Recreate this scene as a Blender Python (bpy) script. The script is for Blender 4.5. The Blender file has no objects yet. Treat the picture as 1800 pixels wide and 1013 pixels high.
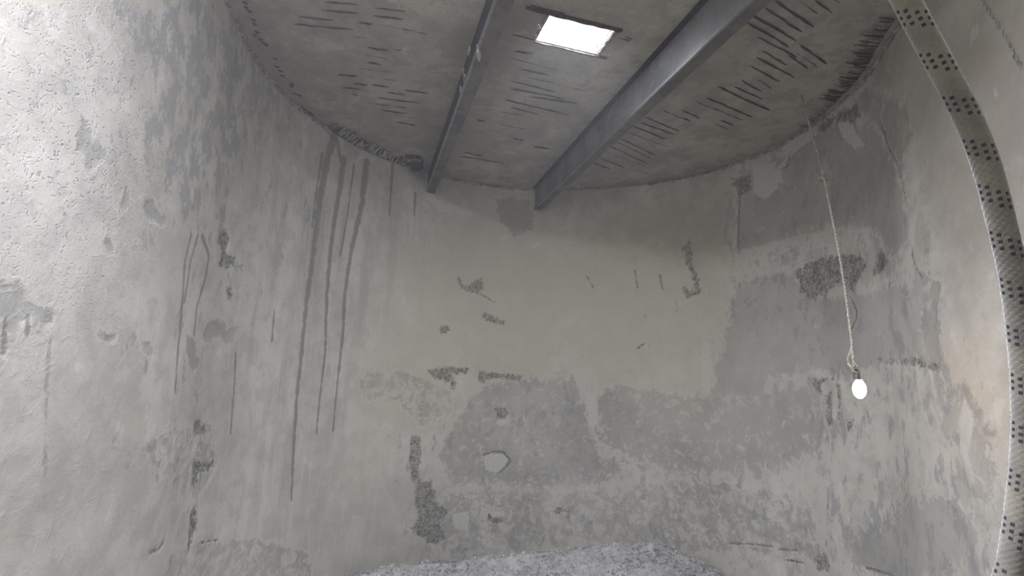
import bpy, bmesh, math, random
import numpy as np
from mathutils import Vector, Matrix

random.seed(7)
rng = np.random.default_rng(7)
sc = bpy.context.scene
C = sc.collection

# ------------------------------------------------------------------ camera
FPX = 873.0                       # focal length in pixels of the 1800 x 1013 frame
PITCH, ROLL = math.radians(8.16), math.radians(3.03)
CZ = 3.15                         # camera height over the tank floor
Fv = np.array([0, math.cos(PITCH), math.sin(PITCH)])
_R = np.array([1.0, 0, 0]); _U = np.cross(_R, Fv)
Rv = math.cos(ROLL)*_R + math.sin(ROLL)*_U
Uv = -math.sin(ROLL)*_R + math.cos(ROLL)*_U
cam_d = bpy.data.cameras.new('camera')
cam = bpy.data.objects.new('camera', cam_d); C.objects.link(cam)
cam_d.sensor_width = 36; cam_d.lens = FPX/1800*36
cam_d.clip_start = 0.02; cam_d.clip_end = 200
M = Matrix.Identity(4)
for i in range(3):
    M[i][0] = Rv[i]; M[i][1] = Uv[i]; M[i][2] = -Fv[i]
M[2][3] = CZ
cam.matrix_world = M
sc.camera = cam

# ------------------------------------------------------------------ sky, daylight, exposure
w = bpy.data.worlds.new('sky'); sc.world = w; w.use_nodes = True
bgn = w.node_tree.nodes['Background']
bgn.inputs[0].default_value = (0.90, 0.95, 1.0, 1); bgn.inputs[1].default_value = 1.5
sc.view_settings.view_transform = 'Standard'; sc.view_settings.look = 'None'
sc.view_settings.exposure = 0.06; sc.view_settings.gamma = 1.0
sc.view_settings.use_curve_mapping = False
sc.cycles.max_bounces = 6; sc.cycles.diffuse_bounces = 5; sc.cycles.volume_bounces = 0
sc.cycles.use_denoising = True

HC = 2.67                         # ceiling over camera
ZC = CZ + HC
def area(name, loc, to, sx, sy, power, col):
    d = bpy.data.lights.new(name, 'AREA'); d.shape = 'RECTANGLE'; d.size = sx; d.size_y = sy
    d.energy = power; d.color = col
    o = bpy.data.objects.new(name, d); C.objects.link(o); o.location = loc
    o.rotation_euler = (Vector(to)-Vector(loc)).to_track_quat('-Z', 'Y').to_euler()
    return o
# daylight coming down the open manhole above and to the left of the camera
area('manhole_daylight', (-1.00, 0.15, ZC+0.15), (-2.6, 2.4, 0.6), 0.76, 0.76, 610, (0.855, 0.868, 1.0))
# daylight through the small ceiling hatch
area('hatch_daylight', (0.40, 3.75, ZC+0.30), (0.40, 3.75, 0), 0.45, 0.28, 130, (0.84, 0.88, 1.0))

# ------------------------------------------------------------------ geometry of sight: pixel -> point on a real surface
def ray(px, py):
    return (px-900)/FPX*Rv - (py-506.5)/FPX*Uv + Fv
def on_ceiling(px, py, drop=0.0):
    d = ray(px, py); t = (HC-drop)/d[2]
    return np.array([d[0]*t, d[1]*t, ZC-drop])
def at_depth(px, py, dep):
    d = ray(px, py); return np.array([d[0]*dep, d[1]*dep, CZ+d[2]*dep])

# plan of the tank (egg-shaped ring), camera stands at the origin
PL = np.array([(-2.37, 3.55), (-2.53, 4.38), (-2.50, 5.26), (-2.07, 6.31), (-1.35, 7.03), (-0.35, 7.50), (0.81, 7.47),
               (2.14, 6.90), (2.72, 6.30), (3.13, 5.31), (3.10, 4.23), (2.88, 3.55), (2.62, 2.70), (2.30, 1.4), (1.95, 0.0),
               (1.2, -1.2), (0.1, -1.7), (-1.0, -1.3), (-1.75, -0.2), (-2.0, 1.1), (-2.17, 2.3)])
def closed_spline(P, n):
    out = []; N = len(P)
    for i in range(N):
        p0, p1, p2, p3 = P[i-1], P[i], P[(i+1) % N], P[(i+2) % N]
        t = np.linspace(0, 1, n, endpoint=False)[:, None]
        out.append(0.5*((2*p1)+(p2-p0)*t+(2*p0-5*p1+4*p2-p3)*t*t+(3*p1-p0-3*p2+p3)*t**3))
    return np.concatenate(out)
plan = closed_spline(PL, 60)
k = 25                            # light smoothing
ker = np.hanning(2*k+1); ker /= ker.sum()
ext = np.concatenate([plan[-k:], plan, plan[:k]])
plan = np.stack([np.convolve(ext[:, i], ker, 'valid') for i in range(2)], 1)
az = np.unwrap(np.arctan2(plan[:, 0], plan[:, 1]))
# rotate list so that it starts behind the camera, azimuth increasing
st = np.argmin(np.abs(((az) % (2*math.pi)) - math.pi))
plan = np.roll(plan, -st, 0)
az = np.arctan2(plan[:, 0], plan[:, 1]); az = np.unwrap(az)
if az[-1] < az[0]:
    plan = plan[::-1]; az = np.unwrap(np.arctan2(plan[:, 0], plan[:, 1]))
az -= 2*math.pi*round((az.mean())/(2*math.pi))
plan = np.vstack([plan, plan[:1]]); az = np.append(az, az[0]+2*math.pi)
seg = np.hypot(*np.diff(plan, axis=0).T); S = np.concatenate([[0], np.cumsum(seg)])
def plan_at(s): return np.stack([np.interp(s, S, plan[:, 0]), np.interp(s, S, plan[:, 1])], -1)
def plan_n(s):
    a = plan_at(np.asarray(s)-0.04); b = plan_at(np.asarray(s)+0.04); t = b-a
    t /= np.linalg.norm(t, axis=-1, keepdims=True)
    return np.stack([t[..., 1], -t[..., 0]], -1)     # inward
_n0 = plan_n(S[len(S)//2]); _p0 = plan_at(S[len(S)//2])
NS = 1 if float(_n0 @ (np.array([0, 2.5])-_p0)) > 0 else -1
def on_wall(px, py):              # -> (s, z)
    d = ray(px, py); a = math.atan2(d[0], d[1]); s = float(np.interp(a, az, S))
    p = plan_at(s); t = math.hypot(*p)/math.hypot(d[0], d[1])
    return np.array([s, CZ+d[2]*t])
def wall_xyz(s, z, inward=0.0):
    p = plan_at(s)+NS*plan_n(s)*inward
    return np.array([p[0], p[1], z])

# ------------------------------------------------------------------ noise for relief
_perm = np.random.default_rng(3).random((256, 256))
def vnoise(x, y, sx, sy=None):
    sy = sy or sx
    x = np.asarray(x)/sx+37.3; y = np.asarray(y)/sy+11.7
    xi = np.floor(x).astype(int); yi = np.floor(y).astype(int); fx = x-xi; fy = y-yi
    fx = fx*fx*(3-2*fx); fy = fy*fy*(3-2*fy)
    g = lambda a, b: _perm[a % 256, b % 256]
    return (g(xi, yi)*(1-fx)+g(xi+1, yi)*fx)*(1-fy)+(g(xi, yi+1)*(1-fx)+g(xi+1, yi+1)*fx)*fy-0.5
def fbm(x, y, s, o=4):
    r = 0; a = 1
    for i in range(o):
        r = r+a*vnoise(x+i*5.1, y-i*3.7, s/2**i); a *= 0.5
    return r

# ------------------------------------------------------------------ helpers
def tag(o, label=None, cat=None, group=None, kind=None):
    if label: o['label'] = label
    if cat: o['category'] = cat
    if group: o['group'] = group
    if kind: o['kind'] = kind
    return o
def mesh_obj(name, verts, faces, mat=None, parent=None, smooth=False):
    me = bpy.data.meshes.new(name); me.from_pydata([tuple(map(float, v)) for v in verts], [], [tuple(map(int, f)) for f in faces]); me.update()
    if mat: me.materials.append(mat)
    if smooth: me.polygons.foreach_set('use_smooth', [True]*len(me.polygons))
    o = bpy.data.objects.new(name, me); C.objects.link(o)
    if parent: o.parent = parent
    return o
def np_grid(name, V, nx, ny, mat, smooth=True, keep=None, flip=False):
    me = bpy.data.meshes.new(name)
    i, j = np.meshgrid(np.arange(nx-1), np.arange(ny-1), indexing='ij')
    a = (i*ny+j).ravel(); f = np.stack([a, a+ny, a+ny+1, a+1], 1)
    if flip: f = f[:, ::-1]
    if keep is not None: f = f[keep.ravel()]
    me.vertices.add(len(V)); me.vertices.foreach_set('co', V.astype(np.float32).ravel())
    me.loops.add(f.size); me.loops.foreach_set('vertex_index', f.ravel().astype(np.int32))
    me.polygons.add(len(f)); me.polygons.foreach_set('loop_start', np.arange(0, f.size, 4, dtype=np.int32))
    me.polygons.foreach_set('loop_total', np.full(len(f), 4, dtype=np.int32))
    me.update(calc_edges=True); me.validate()
    if smooth: me.polygons.foreach_set('use_smooth', np.ones(len(me.polygons), dtype=bool))
    me.materials.append(mat)
    o = bpy.data.objects.new(name, me); C.objects.link(o)
    return o
def set_attr(o, name, arr):
    a = o.data.attributes.new(name, 'FLOAT', 'POINT'); a.data.foreach_set('value', np.asarray(arr, dtype=np.float32).ravel())
def empty(name, loc):
    o = bpy.data.objects.new(name, None); C.objects.link(o); o.location = loc; o.empty_display_size = 0.05
    return o
def tube_data(P, rad, n=8, cap=True):
    P = [np.asarray(p, float) for p in P]; m = len(P)
    rads = rad if hasattr(rad, '__len__') else [rad]*m
    V, F = [], []
    up = None
    for i in range(m):
        t = P[min(i+1, m-1)]-P[max(i-1, 0)]; t /= np.linalg.norm(t)+1e-12
        if up is None:
            up = np.cross(t, [0.31, 0.17, 0.93])
            if np.linalg.norm(up) < 0.05: up = np.cross(t, [1, 0, 0])
        up = up-t*(up@t); up /= np.linalg.norm(up); b = np.cross(t, up)
        for q in range(n):
            a = 2*math.pi*q/n; V.append(P[i]+rads[i]*(math.cos(a)*up+math.sin(a)*b))
    for i in range(m-1):
        for q in range(n):
            q2 = (q+1) % n; F.append((i*n+q, i*n+q2, (i+1)*n+q2, (i+1)*n+q))
    if cap: F.append(tuple(range(n))[::-1]); F.append(tuple((m-1)*n+q for q in range(n)))
    return V, F
def tube(name, P, rad, mat, parent=None, n=8):
    V, F = tube_data(P, rad, n)
    o = np.mean(np.asarray(V), 0) if parent is None else np.zeros(3)
    return mesh_obj(name, V, F, mat, parent, True)

# ------------------------------------------------------------------ materials
class NT:
    def __init__(s, name):
        s.m = bpy.data.materials.new(name); s.m.use_nodes = True; s.t = s.m.node_tree
        s.b = s.t.nodes['Principled BSDF']; s.L = s.t.links
    def n(s, typ, **kw):
        x = s.t.nodes.new(typ)
        for k, v in kw.items(): setattr(x, k, v)
        return x
    def link(s, a, b): s.L.new(a, b)
    def inp(s, sock, v):
        if isinstance(v, bpy.types.NodeSocket): s.L.new(v, sock)
        elif isinstance(v, (tuple, list)) and len(v) == 3 and sock.type == 'RGBA': sock.default_value = (*v, 1)
        else: sock.default_value = v
    def math(s, op, a, b=0.0, c=None, clamp=False):
        x = s.n('ShaderNodeMath', operation=op, use_clamp=clamp); s.inp(x.inputs[0], a); s.inp(x.inputs[1], b)
        if c is not None: s.inp(x.inputs[2], c)
        return x.outputs[0]
    def mix(s, f, a, b, mode='MIX'):
        x = s.n('ShaderNodeMix', data_type='RGBA', blend_type=mode); s.inp(x.inputs[0], f); s.inp(x.inputs[6], a); s.inp(x.inputs[7], b)
        return x.outputs[2]
    def coord(s, scale=(1, 1, 1)):
        tc = s.n('ShaderNodeTexCoord'); mp = s.n('ShaderNodeMapping'); mp.inputs['Scale'].default_value = scale
        s.link(tc.outputs['Object'], mp.inputs['Vector']); return mp.outputs[0]
    def noise(s, vec, scale, det=6, rough=0.6, dist=0.0):
        x = s.n('ShaderNodeTexNoise'); s.inp(x.inputs['Vector'], vec); x.inputs['Scale'].default_value = scale
        x.inputs['Detail'].default_value = det; x.inputs['Roughness'].default_value = rough; x.inputs['Distortion'].default_value = dist
        return x.outputs['Fac']
    def ramp(s, v, lo, hi, a=0.0, b=1.0):
        x = s.n('ShaderNodeMapRange', interpolation_type='SMOOTHSTEP'); s.inp(x.inputs[0], v)
        for i, q in zip((1, 2, 3, 4), (lo, hi, a, b)): s.inp(x.inputs[i], q)
        return x.outputs[0]
    def attr(s, name):
        x = s.n('ShaderNodeAttribute', attribute_name=name); return x.outputs['Fac']
    def bump(s, h, strength=0.5, dist=0.01):
        x = s.n('ShaderNodeBump'); x.inputs['Strength'].default_value = strength; x.inputs['Distance'].default_value = dist
        s.link(h, x.inputs['Height']); s.link(x.outputs[0], s.b.inputs['Normal'])
    def out(s, col, rough=0.85, metal=0.0, spec=0.3):
        s.inp(s.b.inputs['Base Color'], col); s.inp(s.b.inputs['Roughness'], rough); s.b.inputs['Metallic'].default_value = metal
        s.b.inputs['Specular IOR Level'].default_value = spec
        return s.m

# wall plaster: stains, streaks, flakes and some painted shade read from signed fields stored on the mesh
g = NT('weathered_plaster')
v = g.coord(); vs = g.coord((1, 1, 0.10))
n_big = g.noise(v, 0.9, 4, 0.55); n_med = g.noise(v, 4.0, 8, 0.65); n_rag = g.noise(v, 9.0, 8, 0.7, 0.6); n_fine = g.noise(v, 60, 6, 0.7)
n_str = g.noise(vs, 5.5, 5, 0.6); n_str2 = g.noise(vs, 22, 4, 0.6)
col = g.mix(g.ramp(n_big, 0.35, 0.65), (0.54, 0.52, 0.46), (0.445, 0.427, 0.365))
col = g.mix(g.ramp(n_med, 0.46, 0.60, 0, 0.5), col, (0.35, 0.34, 0.31))
col = g.mix(g.ramp(n_med, 0.34, 0.42, 0.45, 0.0), col, (0.62, 0.61, 0.58))
sm = g.math('MULTIPLY', g.ramp(n_str, 0.46, 0.66), g.attr('runs'))
col = g.mix(g.math('MULTIPLY', sm, 0.55), col, (0.30, 0.30, 0.26))
pm = g.math('MULTIPLY', g.ramp(n_str2, 0.5, 0.68), g.attr('runs'))
col = g.mix(g.math('MULTIPLY', pm, 0.4), col, (0.60, 0.60, 0.57))
def ragged(name, noise, amp, lo, hi):
    x = g.math('MULTIPLY_ADD', g.math('SUBTRACT', noise, 0.5), amp, g.attr(name))
    return g.ramp(x, lo, hi)
cream = ragged('cream', n_med, 2.0, -0.8, 0.9)
col = g.mix(g.math('MULTIPLY', cream, 0.7), col, (0.49, 0.475, 0.36))
brn = ragged('brown', n_med, 1.5, -0.4, 0.8)  # brown tone of the wall, partly painted shade below the ceiling
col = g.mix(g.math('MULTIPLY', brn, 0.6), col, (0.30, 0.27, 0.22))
damp = ragged('damp', n_rag, 4.0, -0.25, 0.35)
dcol = g.mix(g.ramp(n_med, 0.35, 0.62), (0.22, 0.22, 0.205), (0.31, 0.305, 0.28))
col = g.mix(g.math('MULTIPLY', damp, g.ramp(n_big, 0.38, 0.60, 0.42, 0.70)), col, dcol)
mott = ragged('mottle', g.noise(g.coord((1, 1, 0.6)), 6.0, 11, 0.74, 0.15), 7.0, 0.0, 0.35)
col = g.mix(g.math('MULTIPLY', mott, 0.65), col, (0.265, 0.265, 0.26))
dsig = g.math('MULTIPLY_ADD', g.math('SUBTRACT', n_rag, 0.5), 4.0, g.attr('damp'))
lip = g.math('MULTIPLY', g.ramp(dsig, -0.75, -0.3), g.ramp(dsig, -0.2, 0.0, 1, 0))
col = g.mix(g.math('MULTIPLY', g.math('MULTIPLY', lip, g.ramp(n_med, 0.42, 0.56)), 0.55), col, (0.56, 0.55, 0.49))
pale = ragged('pale', n_rag, 3.0, -0.1, 0.1)
col = g.mix(g.math('MULTIPLY', pale, 0.8), col, (0.52, 0.52, 0.47))
strk = ragged('streak', n_rag, 2.2, -0.1, 0.5)
col = g.mix(g.math('MULTIPLY', strk, 0.72), col, (0.16, 0.16, 0.13))
chip = ragged('chip', g.noise(v, 13, 9, 0.75, 0.8), 4.2, -0.05, 0.25)
col = g.mix(g.math('MULTIPLY', chip, g.ramp(g.noise(v, 34, 6, 0.7), 0.42, 0.56, 0.35, 0.92)), col, g.mix(g.ramp(n_rag, 0.4, 0.6), (0.08, 0.08, 0.07), (0.20, 0.20, 0.18)))
# open pores of the rough render near the manhole
vo = g.n('ShaderNodeTexVoronoi'); vo.feature = 'F1'; vo.inputs['Scale'].default_value = 36; vo.inputs['Randomness'].default_value = 1
vm = g.n('ShaderNodeTexCoord'); mp = g.n('ShaderNodeMapping'); mp.inputs['Scale'].default_value = (1.0, 1.0, 1.3)
dn = g.n('ShaderNodeVectorMath', operation='MULTIPLY_ADD')
nc = g.n('ShaderNodeTexNoise'); nc.inputs['Scale'].default_value = 14; g.link(vm.outputs['Object'], nc.inputs['Vector'])
g.link(nc.outputs['Color'], dn.inputs[0]); dn.inputs[1].default_value = (0.12, 0.12, 0.12); g.link(vm.outputs['Object'], dn.inputs[2])
g.link(dn.outputs[0], mp.inputs[0]); g.link(mp.outputs[0], vo.inputs['Vector'])
pore = g.math('MULTIPLY', g.ramp(vo.outputs['Distance'], 0.20, 0.33, 1, 0), g.attr('pores'))
pore = g.math('MULTIPLY', pore, g.ramp(n_rag, 0.38, 0.50))
col = g.mix(g.math('MULTIPLY', pore, 0.5), col, (0.20, 0.20, 0.22))
col = g.mix(g.ramp(n_fine, 0.3, 0.7, 0.0, 0.16), col, (0.24, 0.24, 0.22))
h = g.math('ADD', g.math('MULTIPLY', n_med, 0.25), g.math('MULTIPLY', n_fine, 0.12))
h = g.math('ADD', h, g.math('MULTIPLY', n_rag, 0.35))
h = g.math('SUBTRACT', h, g.math('MULTIPLY', chip, 0.55)); h = g.math('SUBTRACT', h, g.math('MULTIPLY', pore, 0.35))
h = g.math('SUBTRACT', h, g.math('MULTIPLY', damp, 0.30)); h = g.math('ADD', h, g.math('MULTIPLY', lip, 0.15)); h = g.math('ADD', h, g.math('MULTIPLY', pale, 0.25))
g.bump(h, 0.4, 0.02)
MAT_WALL = g.out(col, 0.9, 0, 0.2)

g = NT('ceiling_concrete')
v = g.coord(); nb = g.noise(v, 1.3, 5, 0.6, 0.3); nm = g.noise(v, 4, 11, 0.72, 0.2); nf = g.noise(v, 50, 6, 0.7)
col = g.mix(g.ramp(nb, 0.38, 0.62), (0.38, 0.36, 0.30), (0.30, 0.28, 0.235))
col = g.mix(g.ramp(nm, 0.49, 0.56, 0, 0.55), col, (0.22, 0.205, 0.18))
col = g.mix(g.ramp(nm, 0.36, 0.43, 0.55, 0), col, (0.44, 0.43, 0.37))
col = g.mix(g.ramp(nf, 0.3, 0.7, 0, 0.2), col, (0.2, 0.19, 0.17))
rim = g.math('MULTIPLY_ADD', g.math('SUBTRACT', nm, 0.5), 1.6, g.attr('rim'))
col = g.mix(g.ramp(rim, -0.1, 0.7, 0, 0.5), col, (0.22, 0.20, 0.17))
g.bump(g.math('ADD', g.math('MULTIPLY', nm, 0.6), g.math('MULTIPLY', nf, 0.15)), 0.5, 0.03)
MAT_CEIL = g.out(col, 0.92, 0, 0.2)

def simple(name, c1, c2, scale=12, rough=0.85, metal=0.0, spec=0.3, bump=0.4, bd=0.004, stretch=(1, 1, 1)):
    g = NT(name); v = g.coord(stretch); n = g.noise(v, scale, 7, 0.65, 0.3)
    g.bump(n, bump, bd)
    return g.out(g.mix(g.ramp(n, 0.38, 0.62), c1, c2), rough, metal, spec)
MAT_REBAR = simple('rusted_rebar', (0.03, 0.02, 0.017), (0.075, 0.055, 0.045), 30)
MAT_REBAR2 = simple('rebar_under_slurry', (0.11, 0.09, 0.075), (0.24, 0.22, 0.19), 25)
MAT_MORTAR = simple('crumbled_mortar', (0.17, 0.145, 0.12), (0.34, 0.31, 0.27), 14, bd=0.02, bump=0.7)
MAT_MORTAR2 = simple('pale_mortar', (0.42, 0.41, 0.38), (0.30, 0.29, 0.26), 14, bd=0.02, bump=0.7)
MAT_RECESS = simple('dark_recess', (0.02, 0.018, 0.02), (0.06, 0.055, 0.055), 8)
MAT_FLOOR = simple('tank_floor', (0.30, 0.30, 0.28), (0.22, 0.22, 0.20), 3, bd=0.03)
MAT_SHAFT = simple('hatch_concrete', (0.62, 0.62, 0.6), (0.45, 0.45, 0.43), 9, bd=0.02)
MAT_CORD = simple('grey_twisted_cord', (0.42, 0.40, 0.33), (0.26, 0.25, 0.20), 60, bd=0.002)
MAT_WIRE = simple('dark_wire', (0.05, 0.045, 0.05), (0.10, 0.09, 0.09), 20, rough=0.5)
MAT_SCRAP_GLINT = simple('white_plastic_and_glint', (0.75, 0.77, 0.85), (0.5, 0.52, 0.62), 9, rough=0.35)
MAT_BLUE = simple('blue_plastic', (0.03, 0.05, 0.35), (0.08, 0.08, 0.25), 9, rough=0.35)
MAT_STONE = simple('dusty_rubble', (0.46, 0.455, 0.44), (0.33, 0.325, 0.31), 7, bd=0.01)
MAT_CHIPS = simple('rubble_chips', (0.50, 0.495, 0.48), (0.28, 0.275, 0.265), 2.5)
def steel(name, a, b, rough):
    g = NT(name); v = g.coord(); n = g.noise(v, 3.5, 8, 0.7, 0.4); n2 = g.noise(v, 26, 6, 0.7)
    c = g.mix(g.ramp(n, 0.40, 0.62), a, b); c = g.mix(g.ramp(n2, 0.52, 0.68, 0, 0.5), c, (0.10, 0.075, 0.06))
    g.bump(n2, 0.25, 0.004); r = g.ramp(n, 0.35, 0.65, rough, rough+0.2)
    return g.out(c, r, 0.35, 0.5)
MAT_BEAM = steel('grey_painted_steel', (0.24, 0.24, 0.24), (0.17, 0.17, 0.175), 0.30)
MAT_BEAM_D = simple('painted_shade_web', (0.014, 0.012, 0.014), (0.03, 0.027, 0.03), 8, rough=0.8)  # near-black colour paints the shade on web and top flanges
MAT_FLANGE = steel('brown_scaled_flange', (0.14, 0.125, 0.11), (0.09, 0.08, 0.075), 0.6)

# ------------------------------------------------------------------ structure: wall
s0 = on_wall(-60, 500)[0]; s1 = on_wall(1860, 500)[0]
if s0 > s1: s0, s1 = s1, s0
s_f = np.arange(s0-0.5, s1+0.5, 0.019)
ss = np.concatenate([np.linspace(0, s_f[0], 30)[:-1], s_f, np.linspace(s_f[-1], S[-1], 30)[1:]])
zz = np.arange(0, ZC+0.06, 0.0195)
nx, nz = len(ss), len(zz)
SS, ZZ = np.meshgrid(ss, zz, indexing='ij')
def poly_sd(pts, W):              # signed distance (inside positive) of every wall vertex in a window, in units of W metres
    P = np.array([on_wall(*p) for p in pts]); out = np.full(SS.shape, -1.0)
    m = 1.2*W
    i0, i1 = np.searchsorted(ss, [P[:, 0].min()-m, P[:, 0].max()+m]); j0, j1 = np.searchsorted(zz, [P[:, 1].min()-m, P[:, 1].max()+m])
    x = SS[i0:i1, j0:j1]; y = ZZ[i0:i1, j0:j1]
    if x.size == 0: return out
    d = np.full(x.shape, 1e9); ins = np.zeros(x.shape, bool); n = len(P)
    for i in range(n):
        a, b = P[i], P[(i+1) % n]; e = b-a
        t = np.clip(((x-a[0])*e[0]+(y-a[1])*e[1])/(e@e+1e-12), 0, 1)
        d = np.minimum(d, np.hypot(x-a[0]-t*e[0], y-a[1]-t*e[1]))
        c = ((a[1] > y) != (b[1] > y)) & (x < (b[0]-a[0])*(y-a[1])/(b[1]-a[1]+1e-12)+a[0])
        ins ^= c
    out[i0:i1, j0:j1] = np.clip(np.where(ins, d, -d)/W, -1, 1)
    return out
def line_sd(pts, wpx, taper=1.0, wmin=0.017):   # stroke; wpx = width in target pixels (at the wall), value 1 on the axis, 0 at its edge
    P = np.array([on_wall(*p) for p in pts]); out = np.full(SS.shape, -1.0)
    p = plan_at(P[0, 0]); mpp = math.hypot(*p)/FPX
    W = wpx*mpp*0.5; m = 2.2*W
    i0, i1 = np.searchsorted(ss, [P[:, 0].min()-m, P[:, 0].max()+m]); j0, j1 = np.searchsorted(zz, [P[:, 1].min()-m, P[:, 1].max()+m])
    x = SS[i0:i1, j0:j1]; y = ZZ[i0:i1, j0:j1]
    if x.size == 0: return out
    best = np.full(x.shape, -1.0); L = [0]
    for i in range(len(P)-1): L.append(L[-1]+np.hypot(*(P[i+1]-P[i])))
    for i in range(len(P)-1):
        a, b = P[i], P[i+1]; e = b-a
        t = np.clip(((x-a[0])*e[0]+(y-a[1])*e[1])/(e@e+1e-12), 0, 1)
        dd = np.hypot(x-a[0]-t*e[0], y-a[1]-t*e[1]); u = (L[i]+t*np.sqrt(e@e))/L[-1]
        w_ = np.maximum(W*(1-(1-taper)*u), wmin)
        best = np.maximum(best, 1-dd/w_)
    out[i0:i1, j0:j1] = np.clip(best, -1, 1)
    return out
F = {k: np.full(SS.shape, -1.0) for k in ('damp', 'streak', 'chip', 'pale', 'cream', 'brown', 'mottle')}
def P_(ch, W, pts, amt=None):
    sd = poly_sd(pts, W)
    if amt is not None: sd = np.where(sd > -1, np.minimum(sd, amt), sd)
    F[ch] = np.maximum(F[ch], sd)
def L_(ch, wpx, pts, taper=0.4, amt=1.0): F[ch] = np.maximum(F[ch], np.minimum(line_sd(pts, wpx, taper, 0.011 if ch == 'chip' else 0.017), amt))

# large areas where the skim coat is gone (grey base)
P_('damp', 0.14, [(1300,300),(1345,285),(1378,272),(1420,222),(1460,212),(1500,220),(1540,225),(1565,280),(1585,340),(1596,420),(1570,452),(1530,402),(1460,398),(1400,412),(1340,432),(1303,440),(1296,380)], 0.55)
P_('damp', 0.14, [(1302,498),(1345,482),(1398,474),(1420,520),(1500,528),(1560,500),(1610,520),(1625,640),(1560,636),(1480,655),(1400,650),(1350,662),(1335,700),(1250,695),(1262,640),(1282,590),(1284,540)], 0.6)
P_('damp', 0.20, [(1045,700),(1100,680),(1180,700),(1250,697),(1330,690),(1440,670),(1452,740),(1440,790),(1330,830),(1200,835),(1110,800),(1060,780)], 0.32)
P_('damp', 0.18, [(800,750),(830,695),(880,672),(1010,668),(1022,700),(1030,755),(1060,810),(1100,815),(1060,850),(960,860),(880,850),(800,852),(770,800)], 0.35)
P_('damp', 0.18, [(790,870),(900,868),(1000,872),(1180,850),(1300,860),(1420,900),(1440,975),(1200,965),(1040,950),(900,975),(800,985),(760,940)], 0.05)
P_('damp', 0.16, [(1560,905),(1600,880),(1645,878),(1700,900),(1720,960),(1700,1005),(1600,1030),(1500,1000),(1490,960)], 0.6)
P_('damp', 0.16, [(1650,690),(1700,680),(1735,760),(1740,860),(1700,900),(1670,880),(1690,800),(1660,760)], 0.2)
P_('damp', 0.10, [(1650,500),(1605,470),(1600,560),(1632,640),(1655,720),(1672,700),(1650,620)], 0.2)
P_('damp', 0.12, [(1470,195),(1520,160),(1590,190),(1600,240),(1580,280),(1560,240),(1545,215)], 0.3)
P_('damp', 0.08, [(873,352),(900,345),(932,355),(940,400),(905,420),(893,402),(876,388)])
P_('damp', 0.10, [(632,660),(700,655),(740,668),(790,690),(790,735),(740,745),(700,700),(640,700)], -0.05)
P_('damp', 0.10, [(300,985),(345,960),(440,955),(540,975),(545,1030),(300,1030)], 0.0)
P_('damp', 0.08, [(0,505),(40,518),(92,555),(85,580),(50,560),(30,572),(12,600),(0,640)], 0.3)
P_('damp', 0.06, [(300,760),(370,750),(380,830),(345,880),(310,860),(250,790)], 0.0)
# mottled loss high on the left
P_('mottle', 0.5, [(215,20),(340,-20),(430,60),(480,180),(430,250),(402,330),(392,385),(340,385),(292,330),(262,240),(280,140),(225,100)], 0.15)
P_('mottle', 0.5, [(120,-20),(560,-20),(620,260),(480,420),(380,700),(330,880),(250,760),(200,400),(140,200)], -0.45)
P_('mottle', 0.5, [(1060,60),(1200,640),(1700,1010),(1450,1010),(1250,720),(1300,310)], -0.75)
P_('mottle', 0.4, [(1290,300),(1420,210),(1560,200),(1610,460),(1660,660),(1730,760),(1730,1000),(1480,1000),(1440,800),(1420,560),(1300,560)], -0.15)
P_('mottle', 0.4, [(720,760),(800,740),(1010,670),(1030,760),(1200,830),(1400,900),(1400,980),(730,985)], -0.25)
# olive-cream area in the middle
P_('cream', 0.9, [(690,480),(760,440),(960,400),(1180,360),(1290,420),(1290,520),(1270,620),(1240,700),(1060,690),(1010,650),(860,660),(800,740),(720,770),(640,800),(640,660)])
P_('brown', 0.7, [(960,370),(1080,345),(1180,330),(1280,300),(1296,440),(1250,470),(1150,450),(1050,420)])  # shade below the ceiling, painted into the wall colour
P_('brown', 0.5, [(470,150),(600,250),(740,310),(760,380),(700,350),(600,330),(520,300),(450,250),(420,170)], 0.3)  # shaded upper left wall, darkened in colour along the ceiling edge
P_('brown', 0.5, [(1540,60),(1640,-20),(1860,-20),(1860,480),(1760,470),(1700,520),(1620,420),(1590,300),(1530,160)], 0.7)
# pale lips of plaster and drips
for pts in ([(1422,205),(1440,215),(1395,235),(1372,262),(1380,275),(1360,300),(1355,320),(1375,322),(1372,300),(1392,270),(1440,232)],
            
            [(1028,690),(1048,690),(1052,740),(1042,760),(1034,740)], [(1232,600),(1252,600),(1250,680),(1240,700),(1234,680)],
            [(1320,290),(1362,285),(1366,330),(1345,350),(1325,340)],
            [(850,801),(875,795),(894,805),(890,820),(872,832),(852,826)],
            [(873,742),(890,735),(893,742),(880,750)], [(860,900),(885,900),(888,908),(862,911)], [(980,898),(997,898),(998,906),(978,906)],
            [(1695,700),(1712,740),(1700,800),(1715,850),(1705,860),(1690,800),(1685,740)],
            [(1470,215),(1490,212),(1505,235),(1520,255),(1500,262),(1480,240)], [(795,905),(825,900),(822,935),(800,930)]):
    P_('pale', 0.05, pts)
P_('pale', 0.2, [(770,850),(900,845),(1100,840),(1200,810),(1200,838),(1100,868),(900,872),(780,880)], -0.25)
P_('pale', 0.15, [(1305,440),(1400,418),(1530,402),(1540,425),(1440,445),(1400,470),(1345,480),(1304,494)], 0.0)
P_('chip', 0.08, [(1320,450),(1400,425),(1530,408),(1545,440),(1440,448),(1400,468),(1330,475)], -0.35)
L_('pale', 6, [(1404,202),(1410,226)], 0.6)
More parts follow.
